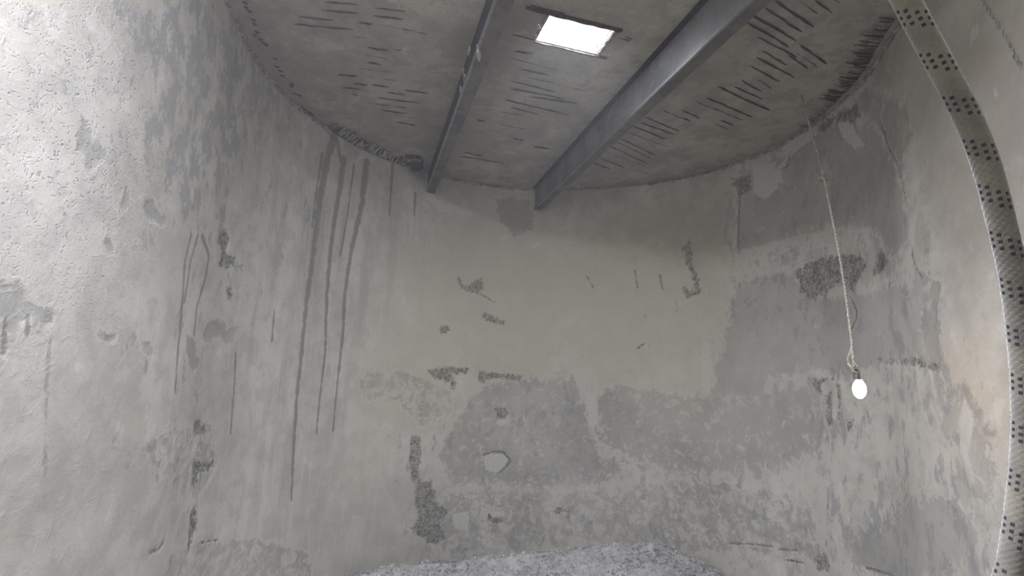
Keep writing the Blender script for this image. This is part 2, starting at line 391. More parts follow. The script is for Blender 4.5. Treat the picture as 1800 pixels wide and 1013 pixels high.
# flakes and holes
for pts in ([(143,198),(156,222),(170,258),(188,278),(176,288),(165,302),(156,303),(152,272),(134,266),(140,250)],
            [(217,345),(227,322),(229,350),(226,362),(214,376),(210,362)], [(256,348),(272,352),(278,372),(291,385),(286,398),(270,390),(262,385),(254,366)],
            [(184,422),(198,424),(204,436),(198,446),(184,438)], [(246,598),(266,600),(272,630),(262,628),(248,612)],
            [(170,585),(186,592),(208,582),(205,598),(190,602),(172,596)], [(366,566),(382,563),(400,578),(418,575),(412,602),(396,606),(386,590),(362,600),(358,590)],
            [(330,590),(345,600),(350,640),(342,655),(333,640)]):
    P_('damp', 0.05, pts)
for pts in ([(388,412),(396,405),(408,414),(402,432),(398,446),(412,452),(418,462),(428,466),(426,476),(414,474),(408,466),(398,474),(386,466),(390,450),(392,436),(384,424)],
            [(340,742),(352,738),(364,748),(362,764),(352,770),(342,760)], [(398,505),(408,503),(409,525),(400,532)],
            [(804,488),(814,490),(812,500),(822,506),(830,498),(848,486),(851,508),(838,516),(822,514),(810,508)],
            [(846,552),(858,550),(874,560),(888,566),(886,572),(868,568),(846,560)], [(770,575),(784,573),(792,580),(782,588),(772,583)],
            [(752,652),(790,644),(822,648),(818,656),(796,660),(802,676),(796,692),(790,672),(764,666)],
            [(842,652),(862,655),(900,658),(920,662),(914,670),(880,664),(856,668),(840,676)],
            [(872,718),(888,716),(896,728),(886,736),(872,735)], [(722,768),(740,766),(742,790),(736,830),(744,850),(725,848),(718,815),(722,790)],
            [(732,850),(758,846),(765,880),(790,900),(772,918),(784,945),(764,960),(742,950),(722,930),(738,905),(728,885)],
            [(1398,476),(1420,462),(1450,452),(1478,446),(1510,448),(1520,468),(1512,486),(1500,500),(1504,522),(1488,505),(1470,500),(1448,520),(1424,524),(1404,510)],
            [(1436,228),(1452,208),(1480,196),(1505,184),(1512,205),(1494,216),(1466,212),(1448,232)],
            [(1286,312),(1320,308),(1318,335),(1300,345),(1290,330)], [(1452,688),(1462,688),(1464,742),(1458,752),(1450,720)],
            [(1472,676),(1478,676),(1477,735),(1472,735)], [(1486,738),(1500,738),(1498,756),(1490,756)],
            [(1540,628),(1570,634),(1606,628),(1650,642),(1646,652),(1600,642),(1560,642)], [(1428,670),(1440,665),(1470,663),(1440,676),(1444,692),(1436,690)],
            [(1200,436),(1212,416),(1218,460),(1228,490),(1230,516),(1206,524),(1198,504),(1206,502),(1212,512),(1222,508),(1216,480),(1206,460)],
            [(1548,440),(1558,452),(1552,478),(1530,488),(1538,470)], [(1432,975),(1452,970),(1458,1000),(1434,1008)],
            [(340,810),(380,812),(372,825),(350,835),(345,860),(338,850)], [(335,905),(345,885),(348,930),(336,960),(330,975)],
            [(855,905),(862,902),(866,912),(886,912),(884,920),(860,918)], [(972,900),(984,892),(1000,898),(998,912),(994,902),(980,904)]):
    P_('chip', 0.06, pts)
for wpx, pts in ((6, [(1545,215),(1556,240),(1562,262),(1574,282),(1586,330),(1590,350)]), (5, [(1600,440),(1604,462),(1618,490)]), (4, [(1430,470),(1432,530)]), (4, [(1446,478),(1450,530)]),
                 (3, [(1284,955),(1320,957),(1358,961)]), (3, [(1370,966),(1400,968)]), (3, [(1396,945),(1396,966)]), (3, [(1378,984),(1412,990)]), (3, [(1522,998),(1570,1012)]),
                 (5, [(850,800),(862,796),(885,796),(898,810),(888,822),(878,832)]), (3, [(810,500),(850,520),(870,532)]), (4, [(1300,330),(1297,440)]),
                 (4, [(1116,476),(1121,506)]), (5, [(1160,484),(1165,508)]), (3, [(1030,484),(1044,508)]), (4, [(1122,612),(1132,604)]), (3, [(500,140),(545,200),(590,245)]),
                 (4, [(1725,-5),(1742,22),(1762,55),(1795,118)]), (5, [(1616,70),(1634,120),(1650,150),(1664,185)]), (3, [(1388,268),(1384,290),(1370,298)]),
                 (3, [(262,972),(278,966),(288,955)]), (3, [(355,954),(384,950)])):
    L_('chip', wpx, pts, 0.8)
# water streaks
L_('streak', 19, [(588,236),(570,300),(558,380),(549,460),(538,540),(532,600),(521,700),(516,800),(513,880)], 0.28)
L_('streak', 15, [(604,280),(594,350),(582,430),(575,520),(571,620),(562,700),(556,765)], 0.2)
L_('streak', 15, [(644,285),(636,360),(618,440),(606,520),(603,580),(594,660),(585,760)], 0.2)
L_('streak', 6, [(566,270),(556,330),(548,400)], 0.4); L_('streak', 12, [(592,245),(600,290),(596,330)], 0.6); L_('streak', 7, [(622,290),(610,380),(598,450)], 0.4)
L_('streak', 9, [(338,412),(326,460),(320,560),(312,640),(308,690)], 0.3)
L_('streak', 8, [(350,412),(336,460),(326,530)], 0.5)
L_('streak', 11, [(356,415),(368,450),(362,490),(347,540),(342,590)], 0.5)
L_('streak', 8, [(414,622),(411,690),(405,765)], 0.3)
L_('streak', 7, [(90,558),(82,650),(78,760),(76,930)], 0.9, 0.05)
L_('streak', 7, [(8,560),(5,620)], 0.5); L_('streak', 6, [(48,555),(46,585)], 0.5)
L_('streak', 5, [(1466,760),(1458,840),(1452,960)], 0.8, 0.1); L_('streak', 8, [(730,340),(728,380)], 0.5)
L_('streak', 5, [(482,545),(478,600)], 0.5); L_('streak', 9, [(690,285),(684,380)], 0.3)
runs = np.clip(poly_sd([(430,200),(760,330),(790,480),(720,640),(640,1000),(380,1000),(420,500)], 0.6)*0.6+0.4, 0.05, 1)
pores = np.clip(poly_sd([(-60,-60),(230,-60),(300,120),(330,300),(250,480),(200,620),(120,560),(60,515),(-60,480)], 0.7)+0.25, 0, 1)
for ch in ('damp',):
    pass
N2 = plan_n(ss); P2 = plan_at(ss)
disp = 0.012*fbm(SS, ZZ, 1.3, 3)+0.0012*fbm(SS, ZZ, 0.12, 3)
rag = fbm(SS, ZZ, 0.10, 4)*0.9
sst = lambda x, lo, hi: (lambda t: t*t*(3-2*t))(np.clip((x-lo)/(hi-lo), 0, 1))
disp -= 0.006*sst(F['chip']+rag*0.6, -0.05, 0.4)
disp -= 0.003*sst(F['damp']+rag*0.6, -0.1, 0.2)
disp += 0.003*sst(F['pale']+rag*0.4, -0.1, 0.3)
disp = np.where((SS < 0.02) | (SS > S[-1]-0.02), 0, disp)
X = P2[:, 0][:, None]+NS*N2[:, 0][:, None]*disp; Y = P2[:, 1][:, None]+NS*N2[:, 1][:, None]*disp
V = np.stack([X.ravel(), Y.ravel(), ZZ.ravel()], 1)
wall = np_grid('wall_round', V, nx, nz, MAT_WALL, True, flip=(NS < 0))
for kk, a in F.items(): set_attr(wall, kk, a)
set_attr(wall, 'runs', runs); set_attr(wall, 'pores', pores)
tag(wall, kind='structure')

# ------------------------------------------------------------------ structure: ceiling slab with the two openings
TH = math.radians(-15.4)
bd = np.array([math.sin(TH), math.cos(TH)]); rd = np.array([math.cos(TH), -math.sin(TH)])   # beam axis, bar axis
def uv_of(p): p = np.asarray(p)[:2]; return np.array([p@rd, p@bd])
def xy_of(u, v): return np.outer(np.atleast_1d(u), rd)+np.outer(np.atleast_1d(v), bd)
hc = [uv_of(on_ceiling(*p)) for p in ((970, 21), (1077, 58), (1046, 95), (943, 68))]
hu0 = (hc[0][0]+hc[3][0])/2; hu1 = (hc[1][0]+hc[2][0])/2; hv0 = (hc[2][1]+hc[3][1])/2; hv1 = (hc[0][1]+hc[1][1])/2
hv0, hv1 = min(hv0, hv1), max(hv0, hv1)
mc = uv_of((-1.00, 0.15)); mu0, mu1, mv0, mv1 = mc[0]-0.42, mc[0]+0.42, mc[1]-0.42, mc[1]+0.42
def lines(lo, hi, fine_lo, step, stops):
    a = np.unique(np.round(np.concatenate([np.arange(lo, fine_lo, 0.12), np.arange(fine_lo, hi, step)]), 5))
    for s_ in stops: a = a[np.abs(a-s_) > step*0.55]
    return np.sort(np.append(a, stops))
us = lines(-5.2, 5.4, -4.6, 0.03, [hu0, hu1, mu0, mu1]); vs_ = lines(-3.2, 8.8, 2.2, 0.03, [hv0, hv1, mv0, mv1])
UU, VV = np.meshgrid(us, vs_, indexing='ij')
cu = (us[:-1]+us[1:])/2; cv = (vs_[:-1]+vs_[1:])/2; CU, CV = np.meshgrid(cu, cv, indexing='ij')
def inside(a, b, u0, u1, v0, v1): return (a > u0) & (a < u1) & (b > v0) & (b < v1)
keep = ~(inside(CU, CV, hu0, hu1, hv0, hv1) | inside(CU, CV, mu0, mu1, mv0, mv1))
XY = UU[..., None]*rd+VV[..., None]*bd
dz = 0.018*fbm(UU, VV, 0.9, 5)+0.006*fbm(UU+9, VV, 0.1, 3)
dh = np.maximum(np.maximum(hu0-UU, UU-hu1), np.maximum(hv0-VV, VV-hv1)); dz *= np.clip(dh/0.08, 0, 1)
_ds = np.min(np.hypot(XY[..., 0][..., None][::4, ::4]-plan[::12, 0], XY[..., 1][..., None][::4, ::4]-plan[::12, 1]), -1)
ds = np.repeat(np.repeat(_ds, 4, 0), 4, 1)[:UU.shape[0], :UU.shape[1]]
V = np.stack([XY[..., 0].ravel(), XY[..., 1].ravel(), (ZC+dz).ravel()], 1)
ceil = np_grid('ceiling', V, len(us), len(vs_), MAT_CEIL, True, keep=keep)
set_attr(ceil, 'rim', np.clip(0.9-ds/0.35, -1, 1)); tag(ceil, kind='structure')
# slab thickness: walls of the openings
def shaft(name, u0, u1, v0, v1, hgt, jit):
    V, Fc = [], []; ring = []
    n = 12
    for (a, b) in (((u0, v0), (u1, v0)), ((u1, v0), (u1, v1)), ((u1, v1), (u0, v1)), ((u0, v1), (u0, v0))):
        for t in range(n): ring.append((a[0]+(b[0]-a[0])*t/n, a[1]+(b[1]-a[1])*t/n))
    N = len(ring); layers = (-0.003, hgt*0.4, hgt*0.75, hgt)
    for li, h_ in enumerate(layers):
        for (u, v_) in ring:
            j = 0 if li == 0 else jit; p = xy_of(u+rng.uniform(-j, j), v_+rng.uniform(-j, j))[0]; V.append((p[0], p[1], ZC+h_))
    for li in range(len(layers)-1):
        for i in range(N): Fc.append((li*N+i, li*N+(i+1) % N, (li+1)*N+(i+1) % N, (li+1)*N+i))
    o = mesh_obj(name, V, Fc, MAT_SHAFT); tag(o, kind='structure'); return o
shaft('trim_1', hu0, hu1, hv0, hv1, 0.17, 0.006)
shaft('trim_2', mu0, mu1, mv0, mv1, 0.17, 0.0)
# floor
V = [(x, y, 0.0) for x in (-3.2, 3.9) for y in (-2.4, 8.2)]
fl = mesh_obj('floor', V, [(0, 2, 3, 1)], MAT_FLOOR); tag(fl, kind='structure')

# ------------------------------------------------------------------ exposed reinforcement (pieces of the ceiling)
def c2(l): return [(x/3+380, y/3) for x, y in l]
def c3(l): return [(x/2.533+700, y/2.533) for x, y in l]
def c4(l): return [(x/3+1200, y/3) for x, y in l]
bars = []
for a in ([575,8,740,22],[555,48,750,72],[440,85,620,105],[410,124,720,156],[845,42,1000,58],[825,82,985,98],[860,133,1115,176],[720,196,820,208],
          [800,250,905,264],[930,262,980,264],[780,292,900,310],[750,362,920,384],[640,392,745,402],[885,420,945,424],[665,460,760,470],[995,475,1115,492],
          [715,495,750,502],[905,488,995,500],[850,515,1075,543],[800,543,1005,568],[870,578,1005,596],[935,607,1070,626],[950,640,1060,658],[1305,800,1410,820],
          [1280,820,1520,858],[800,330,870,342],[720,440,800,448],[750,120,825,128],[820,448,910,460],[1670,765,1760,782]):
    bars.append(c2([(a[0], a[1]), (a[2], a[3])]))
for a in ([500,255,770,325],[548,302,670,330],[585,345,830,405],[505,358,700,410],[500,392,740,440],[590,430,800,462],[478,445,760,512],[500,478,625,510],
          [450,498,550,515],[455,552,570,575],[510,612,560,622],[600,650,660,660],[520,225,600,232],[350,530,385,538],[510,148,640,180],[1000,160,1040,175],[985,172,1030,182],
          [940,650,1110,725],[925,675,1100,740],[895,700,1010,745],[865,722,945,752],[975,612,1150,690],[1080,545,1225,600],[1175,490,1290,540],[1010,588,1200,655],[960,628,1130,706],[1100,520,1250,585],[1040,560,1190,620]):
    bars.append(c3([(a[0], a[1]), (a[2], a[3])]))
for a in ([345,60,600,215],[435,35,625,170],[490,0,690,140],[610,0,710,72],[700,0,785,62],[335,110,560,245],[400,195,600,300],[600,280,710,355],[620,235,760,335],
          [560,290,660,362],[420,265,550,345],[390,300,585,405],[360,345,510,430],[395,420,470,465],[310,420,415,480],[275,455,420,520],[190,455,460,580],
          [125,512,365,615],[70,535,315,635],[160,650,240,685],[200,635,270,660],[0,580,90,625],[800,-5,830,15],[0,620,40,640]):
    bars.append(c4([(a[0], a[1]), (a[2], a[3])]))
for b in bars:
    a_ = on_ceiling(*b[0]); b_ = on_ceiling(*b[1]); n = max(4, int(np.linalg.norm(b_-a_)/0.06))
    faint = rng.random() < 0.3; r = rng.uniform(0.0055, 0.0085)
    P = []
    for i in range(n+1):
        t = i/n; p = a_*(1-t)+b_*t; zoff = 0.018*fbm(np.array([uv_of(p)[0]]), np.array([uv_of(p)[1]]), 0.9, 5)[0]
        P.append(p+np.array([rng.normal(0, 0.0015), rng.normal(0, 0.0015), zoff-(0.002 if faint else 0.008)+rng.normal(0, 0.002)]))
    rr = [r*rng.uniform(0.6, 1.25) for _ in P]; rr[0] = rr[-1] = r*0.4
    tube('rebar', P, rr, MAT_REBAR2 if faint else MAT_REBAR, ceil, 6)
# short bar ends round the left rim
for x, y in ((155,12),(160,37),(178,57),(197,102),(205,125),(215,165),(205,183),(235,203),(250,222),(265,235),(313,306),(320,347),(340,370),(350,395),(400,440),(398,452),(415,490),(440,500),(465,575),(490,590),(448,560),(505,600)):
    px, py = x/3+380, y/3
    a_ = on_ceiling(px-4.5, py-1.5); b_ = on_ceiling(px+4.5, py+1.5); z_ = np.array([0, 0, -0.006])
    tube('rebar', [a_+z_, (a_+b_)/2+z_*1.5, b_+z_], [0.005, 0.011, 0.004], MAT_REBAR, ceil, 6)

# ------------------------------------------------------------------ rim where the ceiling meets the wall
def rim_tube(pxs, name, rad, mat):
    sA, sB = on_wall(*pxs[0])[0], on_wall(*pxs[1])[0]; n = int(abs(sB-sA)/0.045)
    P, rr = [], []
    for i in range(n+1):
        s = sA+(sB-sA)*i/n; P.append(wall_xyz(s, ZC-0.005+rng.normal(0, 0.008), 0.01+rng.normal(0, 0.008))); rr.append(rad*rng.uniform(0.45, 1.4))
    o = tube(name, P, rr, mat, None, 7); tag(o, kind='structure'); return o
rimA = rim_tube([(330, -60), (1600, -60)], 'trim_3', 0.022, MAT_MORTAR)
def ridge(px_a, px_b, count, length, width, mat, lean=0.0, inset=0.05, prob=1.0):
    sA, sB = on_wall(*px_a)[0], on_wall(*px_b)[0]
    for i in range(count):
        if rng.random() > prob: continue
        s = sA+(sB-sA)*(i+rng.uniform(-.25, .25))/count; ln = length*rng.uniform(0.6, 1.25); wd = width*rng.uniform(0.6, 1.2)
        a_ = wall_xyz(s, ZC-0.012, inset); b_ = wall_xyz(s+lean*ln, ZC-0.010+rng.normal(0, .003), inset+ln)
        c_ = (a_+b_)/2+np.array([rng.normal(0, .008), rng.normal(0, .008), -0.008])
        tube('mortar_ridge', [a_, c_, b_], [wd*0.7, wd, wd*0.5], mat if rng.random() < 0.75 else MAT_MORTAR, rimA, 6)
ridge((575, 232), (735, 300), 40, 0.24, 0.012, MAT_REBAR, -0.5, 0.0)
ridge((590, 240), (720, 292), 34, 0.22, 0.019, MAT_MORTAR2, -0.45, 0.0)
ridge((1590, 0), (1480, 165), 46, 0.15, 0.008, MAT_REBAR, 0.3, 0.07)
ridge((1480, 165), (1420, 215), 14, 0.10, 0.007, MAT_MORTAR, 0.3, 0.06)
ridge((1000, 333), (1260, 297), 40, 0.07, 0.009, MAT_MORTAR, 0.2, 0.01, 0.8)
ridge((770, 308), (925, 330), 16, 0.05, 0.010, MAT_MORTAR, 0.2, 0.0, 0.6)
ridge((455, 115), (565, 225), 16, 0.05, 0.012, MAT_MORTAR, 0.2, 0.0, 0.6)

# ------------------------------------------------------------------ steel beams under the ceiling
def seg_box(V, Fc, A, B, side, w0, w1, z0, z1, n=30, jag=0.0):
    """bar from A to B; extends w0..w1 along side, z0..z1 in height"""
    base = len(V)
    for i in range(n+1):
        p = A+(B-A)*i/n; j = rng.uniform(-jag, jag) if jag else 0
        for (w_, z_) in ((w0, z0), (w1, z0), (w1, z1), (w0, z1)): V.append((p[0]+side[0]*w_, p[1]+side[1]*w_, z_+(j if z_ == z0 else 0)))
    for i in range(n):
        for q in range(4):
            q2 = (q+1) % 4; Fc.append((base+i*4+q, base+i*4+q2, base+(i+1)*4+q2, base+(i+1)*4+q))
    Fc.append((base, base+3, base+2, base+1)); e = base+n*4; Fc.append((e, e+1, e+2, e+3))
def beam(name, A, B, depth, fl_w, wm, label, wo, back, web_t=0.012):
    A = np.array(A[:2]); B = np.array(B[:2]); d = (B-A)/np.linalg.norm(B-A); side = np.array([d[1], -d[0]])   # to the right
    A = A-d*back; B = B+d*0.02
    root = empty(name, (0, 0, 0)); tag(root, label, 'beam', None)
    zt = ZC-0.012; zb = ZC-depth
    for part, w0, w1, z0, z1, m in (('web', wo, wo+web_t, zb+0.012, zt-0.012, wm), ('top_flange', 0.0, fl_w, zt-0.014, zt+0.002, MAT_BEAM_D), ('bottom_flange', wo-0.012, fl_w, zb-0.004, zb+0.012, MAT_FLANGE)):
        V, Fc = [], []; seg_box(V, Fc, A, B, side, w0, w1, z0, z1, 40)
        o = mesh_obj(part, V, Fc, m, root)
    # rolled lip along the edge, paler than the flange
    V, Fc = [], []; seg_box(V, Fc, A, B, side, wo-0.016, wo+0.002, zb-0.006, zb+0.016, 40)
    o = mesh_obj('flange_edge', V, Fc, MAT_BEAM, root); o['label'] = 'pale edge of the flange'
    return root, A, B, d, side, zb
L0, L1 = on_ceiling(854, 0), on_ceiling(753, 304); R0, R1 = on_ceiling(1229, 0), on_ceiling(937, 328)
bl = beam('steel_girder', L0, L1, 0.30, 0.115, MAT_BEAM_D, 'narrow steel girder under the ceiling, its web blackened by painted shade, with pale mortar clinging to it', 0.0, 4.6)
br = beam('steel_girder', R0, R1, 0.36, 0.15, MAT_BEAM, 'wide grey steel girder under the ceiling with a bluish sheen on its web', 0.045, 2.8)

def lump(name, c, r, mat, parent=None, sq=(1, 1, 1), sub=2, amp=0.35):
    bm = bmesh.new(); bmesh.ops.create_icosphere(bm, subdivisions=sub, radius=1)
    for v_ in bm.verts:
        k_ = 1+amp*rng.uniform(-1, 1); v_.co = Vector([v_.co[i]*r*sq[i]*k_ for i in range(3)])+Vector(c)
    me = bpy.data.meshes.new(name); bm.to_mesh(me); bm.free(); me.materials.append(mat)
    o = bpy.data.objects.new(name, me); C.objects.link(o)
    if parent: o.parent = parent
    return o
# mortar stuck on the left beam
root, A, B, d, side, zb = bl
for t, zf, r, e in ((0.42, 0.35, 0.05, 3), (0.455, 0.5, 0.045, 2.5), (0.56, 0.75, 0.04, 2), (0.62, 0.25, 0.04, 3)):
    pass
def beam_pt(px, py, drop): return on_ceiling(px, py, drop)
for px, py, drop, r, e in ((826, 92, 0.06, 0.035, 2.4), (815, 125, 0.08, 0.028, 2), (818, 140, 0.24, 0.03, 2.2), (810, 158, 0.28, 0.03, 1.6), (842, 95, 0.30, 0.035, 3)):
    lump('mortar_glint_lump', beam_pt(px, py, drop), r, MAT_MORTAR2, root, (0.5, e, 0.8))

# ------------------------------------------------------------------ hatch: broken frame timbers and glints
fr = empty('hatch_frame', tuple(np.append(xy_of((hu0+hu1)/2, (hv0+hv1)/2)[0], ZC))); tag(fr, 'dark broken timber frame around the bright rectangular ceiling hatch', 'frame')
def rail(u0, v0, u1, v1, z, wdt, hgt, mat, name='rail'):
    A = xy_of(u0, v0)[0]; B = xy_of(u1, v1)[0]; d = (B-A)/np.linalg.norm(B-A); sd = np.array([d[1], -d[0]]); V, Fc = [], []
    seg_box(V, Fc, A, B, sd, -wdt/2, wdt/2, z-hgt/2, z+hgt/2, 16, 0.004)
    V = [tuple(np.array(q)-np.array(fr.location)) for q in V]
    return mesh_obj(name, V, Fc, mat, fr)
rail(hu0-0.20, hv0-0.025, hu1+0.06, hv0-0.025, ZC-0.008, 0.026, 0.022, MAT_REBAR)
rail(hu0-0.17, hv0-0.052, hu0+0.1, hv0-0.052, ZC-0.006, 0.012, 0.018, MAT_REBAR)
rail(hu0-0.02, hv1+0.018, hu1+0.11, hv1+0.018, ZC-0.008, 0.020, 0.022, MAT_REBAR)
rail(hu0-0.018, hv0-0.02, hu0-0.018, hv1, ZC-0.004, 0.022, 0.016, MAT_REBAR2)
rail(hu1+0.022, hv0, hu1+0.022, hv1, ZC-0.004, 0.030, 0.016, MAT_REBAR2)
rail(hu0, hv0+0.185, hu1, hv0+0.185, ZC+0.11, 0.008, 0.012, MAT_WIRE, 'crossbar')
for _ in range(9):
    q = xy_of(hu1+rng.uniform(-0.022, 0.0), rng.uniform(hv0, hv1))[0]; lump('mortar_glint_lump', np.array([q[0], q[1], ZC+rng.uniform(0.0, 0.03)])-np.array(fr.location), rng.uniform(0.009, 0.018), MAT_MORTAR2, fr, (1, 1, 0.8), 1)
for _ in range(5):  # white lumps stand in for glints beside the hatch
    q = xy_of(hu0-rng.uniform(0.02, 0.045), rng.uniform(hv0+0.12, hv1-0.03))[0]; lump('mortar_glint_lump', np.array([q[0], q[1], ZC-0.008])-np.array(fr.location), rng.uniform(0.008, 0.015), MAT_SCRAP_GLINT, fr, (1, 1, 0.6), 1)

# ------------------------------------------------------------------ broken pocket by the left beam
pc = on_ceiling(728, 284, 0.05); pk = empty('broken_pocket', tuple(pc)); tag(pk, 'dark broken lump with bent rusty rods beside the wall end of the black girder', 'debris')
lump('rubble_core', (0.02, 0.02, -0.06), 0.11, MAT_RECESS, pk, (1.0, 0.7, 0.55))  # near-black lump stands in for the dark hole of the pocket
lump('mortar_glint_lump', (-0.06, 0, 0.0), 0.06, MAT_MORTAR, pk, (1, 1, 0.8))
lump('mortar_glint_lump', (0.06, -0.03, 0.0), 0.05, MAT_MORTAR, pk, (1.2, 1, 0.6))
for a_, b_, c_ in (((-0.12, -0.05, 0.05), (0, -0.06, 0.04), (0.10, -0.07, 0.01)), ((-0.10, -0.1, 0.05), (0.02, -0.12, 0.045), (0.10, -0.10, 0.03)), ((-0.14, 0, 0.0), (-0.08, -0.03, -0.05), (-0.02, -0.02, -0.10)), ((0.11, -0.04, 0.03), (0.12, -0.03, -0.04), (0.10, 0, -0.10))):
    tube('rebar', [a_, b_, c_], 0.011, MAT_REBAR, pk, 6)

# plastic scrap on the right beam
sp = on_ceiling(1326, 10, 0.30); sr = empty('plastic_scrap', tuple(sp)); tag(sr, 'crumpled white and blue plastic scrap caught on the wide grey girder', 'scrap')
def crumple(name, c, w_, h_, mat):
    V, Fc = [], []; n = 7
    for i in range(n):
        for j in range(n): V.append((c[0]+(i/(n-1)-.5)*w_+rng.normal(0, w_*.06), c[1]+rng.normal(0, w_*.12), c[2]+(j/(n-1)-.5)*h_+rng.normal(0, h_*.06)))
    for i in range(n-1):
        for j in range(n-1): a = i*n+j; Fc.append((a, a+n, a+n+1, a+1))
    o = mesh_obj(name, V, Fc, mat, sr); m_ = o.modifiers.new('thick', 'SOLIDIFY'); m_.thickness = 0.002; return o
crumple('white_sheet', (0, 0, 0.01), 0.09, 0.05, MAT_SCRAP_GLINT); crumple('blue_strip', (0.01, -0.02, 0.0), 0.03, 0.025, MAT_BLUE)

# ------------------------------------------------------------------ rubble pile on the floor
crest = [(430, 1060), (610, 1012), (680, 994), (800, 987), (900, 977), (1000, 964), (1100, 956), (1142, 950), (1185, 966), (1250, 984), (1400, 1002), (1470, 1030), (1620, 1080)]
pts = []
for i, (px, py) in enumerate(crest):
    dep = 6.3-0.5*abs(px-1050)/600
    pts.append(at_depth(px, py, dep))
pts = np.array(pts)
gx = np.arange(-3.0, 4.2, 0.03); gy = np.arange(2.6, 7.5, 0.03); GX, GY = np.meshgrid(gx, gy, indexing='ij')
cz = np.interp(gx, pts[:, 0], pts[:, 2]); cy = np.interp(gx, pts[:, 0], pts[:, 1])
cz = np.clip(cz, 0.0, None)
dy = GY-cy[:, None]; Hh = cz[:, None]-np.where(dy < 0, -dy*0.32, dy*0.45)
Hh = Hh-0.04*np.exp(-(dy/0.25)**2)*0+0.05*fbm(GX, GY, 0.5, 5)+0.02*vnoise(GX, GY, 0.06)
Hh += -0.02
Hh = np.maximum(Hh, -0.02)
V = np.stack([GX.ravel(), GY.ravel(), Hh.ravel()], 1)
cxm = (GX[:-1, :-1]+0.015); cym = GY[:-1, :-1]+0.015
a_g = np.arctan2(cxm, cym); rad_w = np.hypot(*np.moveaxis(plan_at(np.interp(a_g, az, S)), -1, 0))
pile = np_grid('rubble_pile', V, len(gx), len(gy), MAT_STONE, False, keep=(np.hypot(cxm, cym) < rad_w-0.05) & (Hh[:-1, :-1] > -0.015))
tag(pile, 'pale heap of dusty crushed rubble on the tank floor against the far wall', 'rubble', kind='stuff')
tv = np.array([(0.9, 0, -.3), (-.5, .8, -.3), (-.4, -.85, -.3), (0.1, 0.1, 0.7)]); V, Fc = [], []
for _ in range(14000):
    x = rng.uniform(-2.6, 3.8); y = np.interp(x, pts[:, 0], pts[:, 1])+rng.normal(-0.25, 0.35)
    a = math.atan2(x, y)
    if math.hypot(x, y) > math.hypot(*plan_at(float(np.interp(a, az, S))))-0.06: continue
    i = int((x-gx[0])/0.03); j = int((y-gy[0])/0.03)
    if not (0 <= i < len(gx) and 0 <= j < len(gy)) or Hh[i, j] < 0: continue
    r = rng.gamma(2.0, 0.005)+0.005; q = rng.normal(size=(3, 3)); q, _ = np.linalg.qr(q)
    base = len(V); T = (tv*rng.uniform(.6, 1.3, (4, 3)))@q*r
    for p in T: V.append((x+p[0], y+p[1], Hh[i, j]+0.4*r+p[2]))
    Fc += [(base, base+1, base+2), (base, base+1, base+3), (base+1, base+2, base+3), (base+2, base, base+3)]
ch = mesh_obj('stone_chip', V, Fc, MAT_CHIPS, pile); ch['kind'] = 'stuff'

# ------------------------------------------------------------------ hanging lamp on its twisted cord
LD = 2.95
top = on_ceiling(1408, 166); dtop = float((top-np.array([0, 0, CZ]))@Fv)
path = [(1408, 166), (1418, 202), (1432, 252), (1448, 310), (1460, 370), (1474, 440), (1484, 500), (1492, 560), (1498, 610), (1501, 645)]
CP = []
for i, (px, py) in enumerate(path):
    t = i/(len(path)-1); CP.append(at_depth(px, py, (dtop+0.01)*(1-t)+LD*t))
bulb_c = at_depth(1511, 689, LD)
def resample(P, step):
    P = np.array(P); L = np.concatenate([[0], np.cumsum(np.linalg.norm(np.diff(P, axis=0), axis=1))]); q = np.arange(0, L[-1], step)
    q = np.append(q, L[-1])
    R_ = np.stack([np.interp(q, L, P[:, i]) for i in range(3)], 1)
    k_ = 5
    if len(R_) > 12:
        e = np.vstack([np.repeat(R_[:1], k_, 0), R_, np.repeat(R_[-1:], k_, 0)]); ke = np.hanning(2*k_+3)[1:-1]; ke /= ke.sum()
        R2 = np.stack([np.convolve(e[:, i], ke, 'valid') for i in range(3)], 1); R2[0] = R_[0]; R2[-1] = R_[-1]; return R2, q
    return R_, q
lamp = empty('hanging_lamp', tuple(bulb_c)); tag(lamp, 'lit bare bulb hanging on a long knotted cord in front of the wall', 'lamp')
lo = np.array(lamp.location)
CPd, q = resample(CP, 0.012)
V, Fc = [], []
for st_ in range(2):
    P = []
    for i, p in enumerate(CPd):
        t = CPd[min(i+1, len(CPd)-1)]-CPd[max(i-1, 0)]; t /= np.linalg.norm(t); a = np.cross(t, [0, 1, 0]); a /= np.linalg.norm(a); b = np.cross(t, a)
        ph = q[i]*2*math.pi/0.07+st_*math.pi; P.append(p+0.004*(math.cos(ph)*a+math.sin(ph)*b)-lo)
    v1, f1 = tube_data(P, 0.0055, 6); b0 = len(V); V += v1; Fc += [tuple(x+b0 for x in f) for f in f1]
mesh_obj('cord', V, Fc, MAT_CORD, lamp, True)
kn = at_depth(1448, 313, dtop*0.67+LD*0.33)-lo
kV = []
for i in range(60):
    a = i/59*2*math.pi*3; kV.append(kn+np.array([0.026*math.cos(a), 0.016*math.sin(a*0.5), 0.034*(i/59-.5)+0.022*math.sin(a)]))
o = tube('knot', kV, 0.009, MAT_MORTAR, lamp, 6); o['label'] = 'brown knot in the cord'
wp = [at_depth(px, py, LD+0.16)-lo for px, py in ((1493, 520), (1500, 532), (1506, 548), (1505, 562), (1500, 570), (1497, 580))]
tube('loose_wire', wp, 0.0035, MAT_WIRE, lamp, 6)
wp = [at_depth(px, py, LD-0.01)-lo for px, py in ((1497, 612), (1490, 630), (1492, 642), (1500, 650), (1506, 645), (1500, 636))]
tube('cord_tail', wp, 0.006, MAT_CORD, lamp, 6)
wp = [at_depth(px, py, LD-0.01)-lo for px, py in ((1490, 638), (1500, 652), (1508, 656))]
tube('cord_tail', wp, 0.007, MAT_CORD, lamp, 6)
